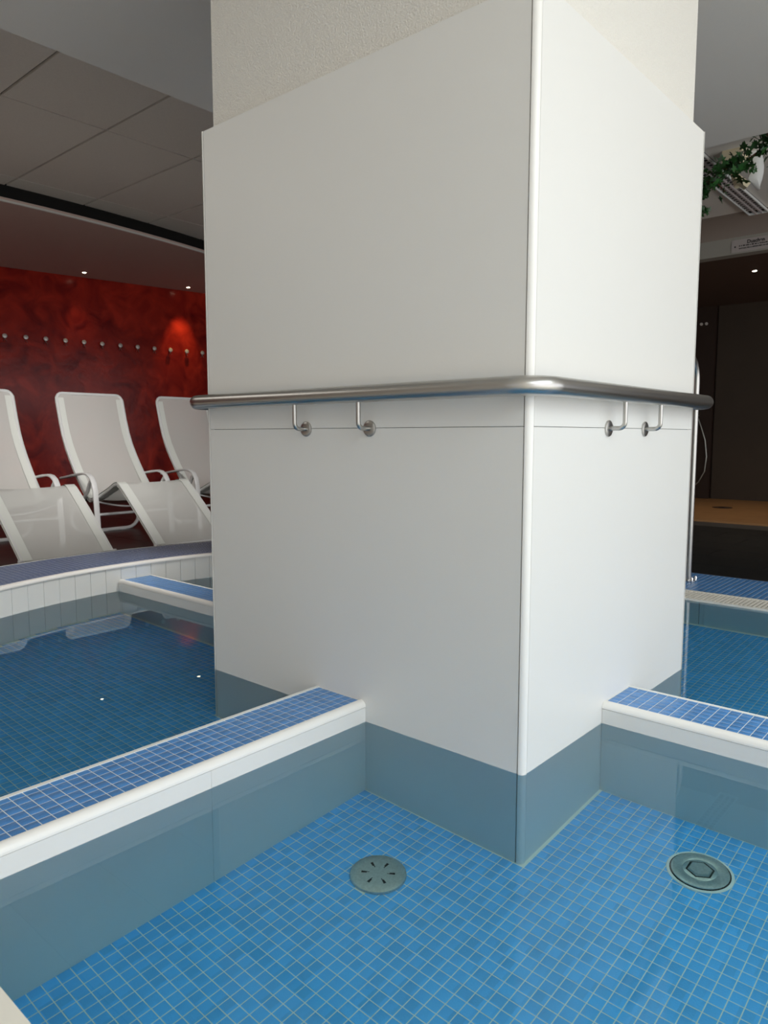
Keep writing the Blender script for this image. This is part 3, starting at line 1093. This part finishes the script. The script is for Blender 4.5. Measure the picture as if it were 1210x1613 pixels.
# ------------------------------------------------------------------ cream ceiling lamp with a curved white shade, behind the ivy
cl = thing('ceiling_lamp', 'cream ceiling lamp with curved white shade behind the ivy', 'lamp', (4.69, .94, 2.948))
MB().box(-.10, .06, -.04, .10, -.115, 0).build('mount', 'cream', cl)
MB().tube([(-.04, .03, -.10), (-.05, .01, -.20), (-.07, -.02, -.27)], .030, 10).build('stem', 'cream', cl)
bar = MB().box(-.055, .055, -.028, .028, -.020, .020)
o = bar.build('lower_bar', 'cream', cl, (-.125, -.055, -.265))
o.rotation_euler = (0, math.radians(38), math.radians(-55))
# fan-shaped shade standing across the line from the window: (height, left, right) of its outline
rows_ = [(0, .066, .161), (.057, .085, .180), (.114, .090, .187), (.161, .081, .185), (.199, .071, .178), (.237, .109, .168), (.280, .150, .157)]
rings = []
for d_, a_, b_ in rows_:
    rg = []
    for q in (0, .25, .5, .75, 1):
        wv = a_ + (b_ - a_) * q
        bow = .025 * math.sin(math.pi * q)
        rg.append((.658 * wv - .753 * bow, -.753 * wv - .658 * bow, -d_))
    rings.append(rg + [(x + .009, y + .008, z) for x, y, z in rg[::-1]])
fixn(MB().quadstrip(rings, smooth=False).build('shade', 'white', cl))

# ------------------------------------------------------------------ ivy garland
iv = thing('ivy_garland', 'dark green ivy garland hanging from the ceiling right of the pillar', 'ivy')
path = [Vector(p) for p in [(4.277, 0.603, 2.948), (4.224, 0.638, 2.847), (4.205, 0.68, 2.752), (4.172, 0.762, 2.687), (4.105, 0.832, 2.643), (4.018, 0.887, 2.591), (3.975, 0.964, 2.538), (3.95, 0.978, 2.442), (3.969, 0.97, 2.304)]]
MB().tube(path, .007, 6).build('stem', 'stem', iv)
br2 = [path[6], Vector((3.958, 0.875, 2.531)), Vector((3.966, 0.816, 2.454))]
MB().tube(br2, .005, 6).build('stem', 'stem', iv)
lfm = MB()
out_ = [(0, 0), (.30, -.22), (.55, -.18), (.42, .12), (.62, .45), (.28, .42), (.0, 1.0), (-.28, .42), (-.62, .45), (-.42, .12), (-.55, -.18), (-.30, -.22)]
for zz in (0, .03):
    lfm.v += [(a, b_, (.18 * abs(a) - .25 * b_ * b_) + zz) for a, b_ in out_]
n_ = len(out_)
lfm.v += [(0, .3, -.06), (0, .3, -.03)]
for i in range(n_):
    j = (i + 1) % n_
    lfm.f += [(2 * n_, j, i), (2 * n_ + 1, n_ + i, n_ + j), (i, j, n_ + j, n_ + i)]
lfm.s = [False] * len(lfm.f)
lme = lfm.mesh('leaf', 'leaf')
rnd = random.Random(11)


def leaves(pts_, n, spread, smin, smax):
    for k in range(n):
        u = rnd.random() * (len(pts_) - 1)
        i = min(int(u), len(pts_) - 2)
        p = pts_[i].lerp(pts_[i + 1], u - i) + Vector((rnd.gauss(0, spread), rnd.gauss(0, spread), rnd.gauss(0, spread)))
        p.z = min(p.z, 2.92)
        o = link('leaf', lme, iv, p, (rnd.uniform(-.9, 2.2), rnd.uniform(-.8, .8), rnd.uniform(0, 6.3)))
        s = rnd.uniform(smin, smax)
        o.scale = (s, s, s)


leaves(path[:5], 120, .050, .030, .055)
leaves(path[3:7], 90, .045, .030, .055)
leaves(path[6:], 48, .030, .026, .045)
leaves(br2, 16, .022, .030, .050)

# ------------------------------------------------------------------ survey units to metres: every top-level object about the world origin
for o in list(SC.objects):
    if o.parent is None and o.type in {'MESH', 'EMPTY'}:
        o.location = o.location * U
        o.scale = o.scale * U
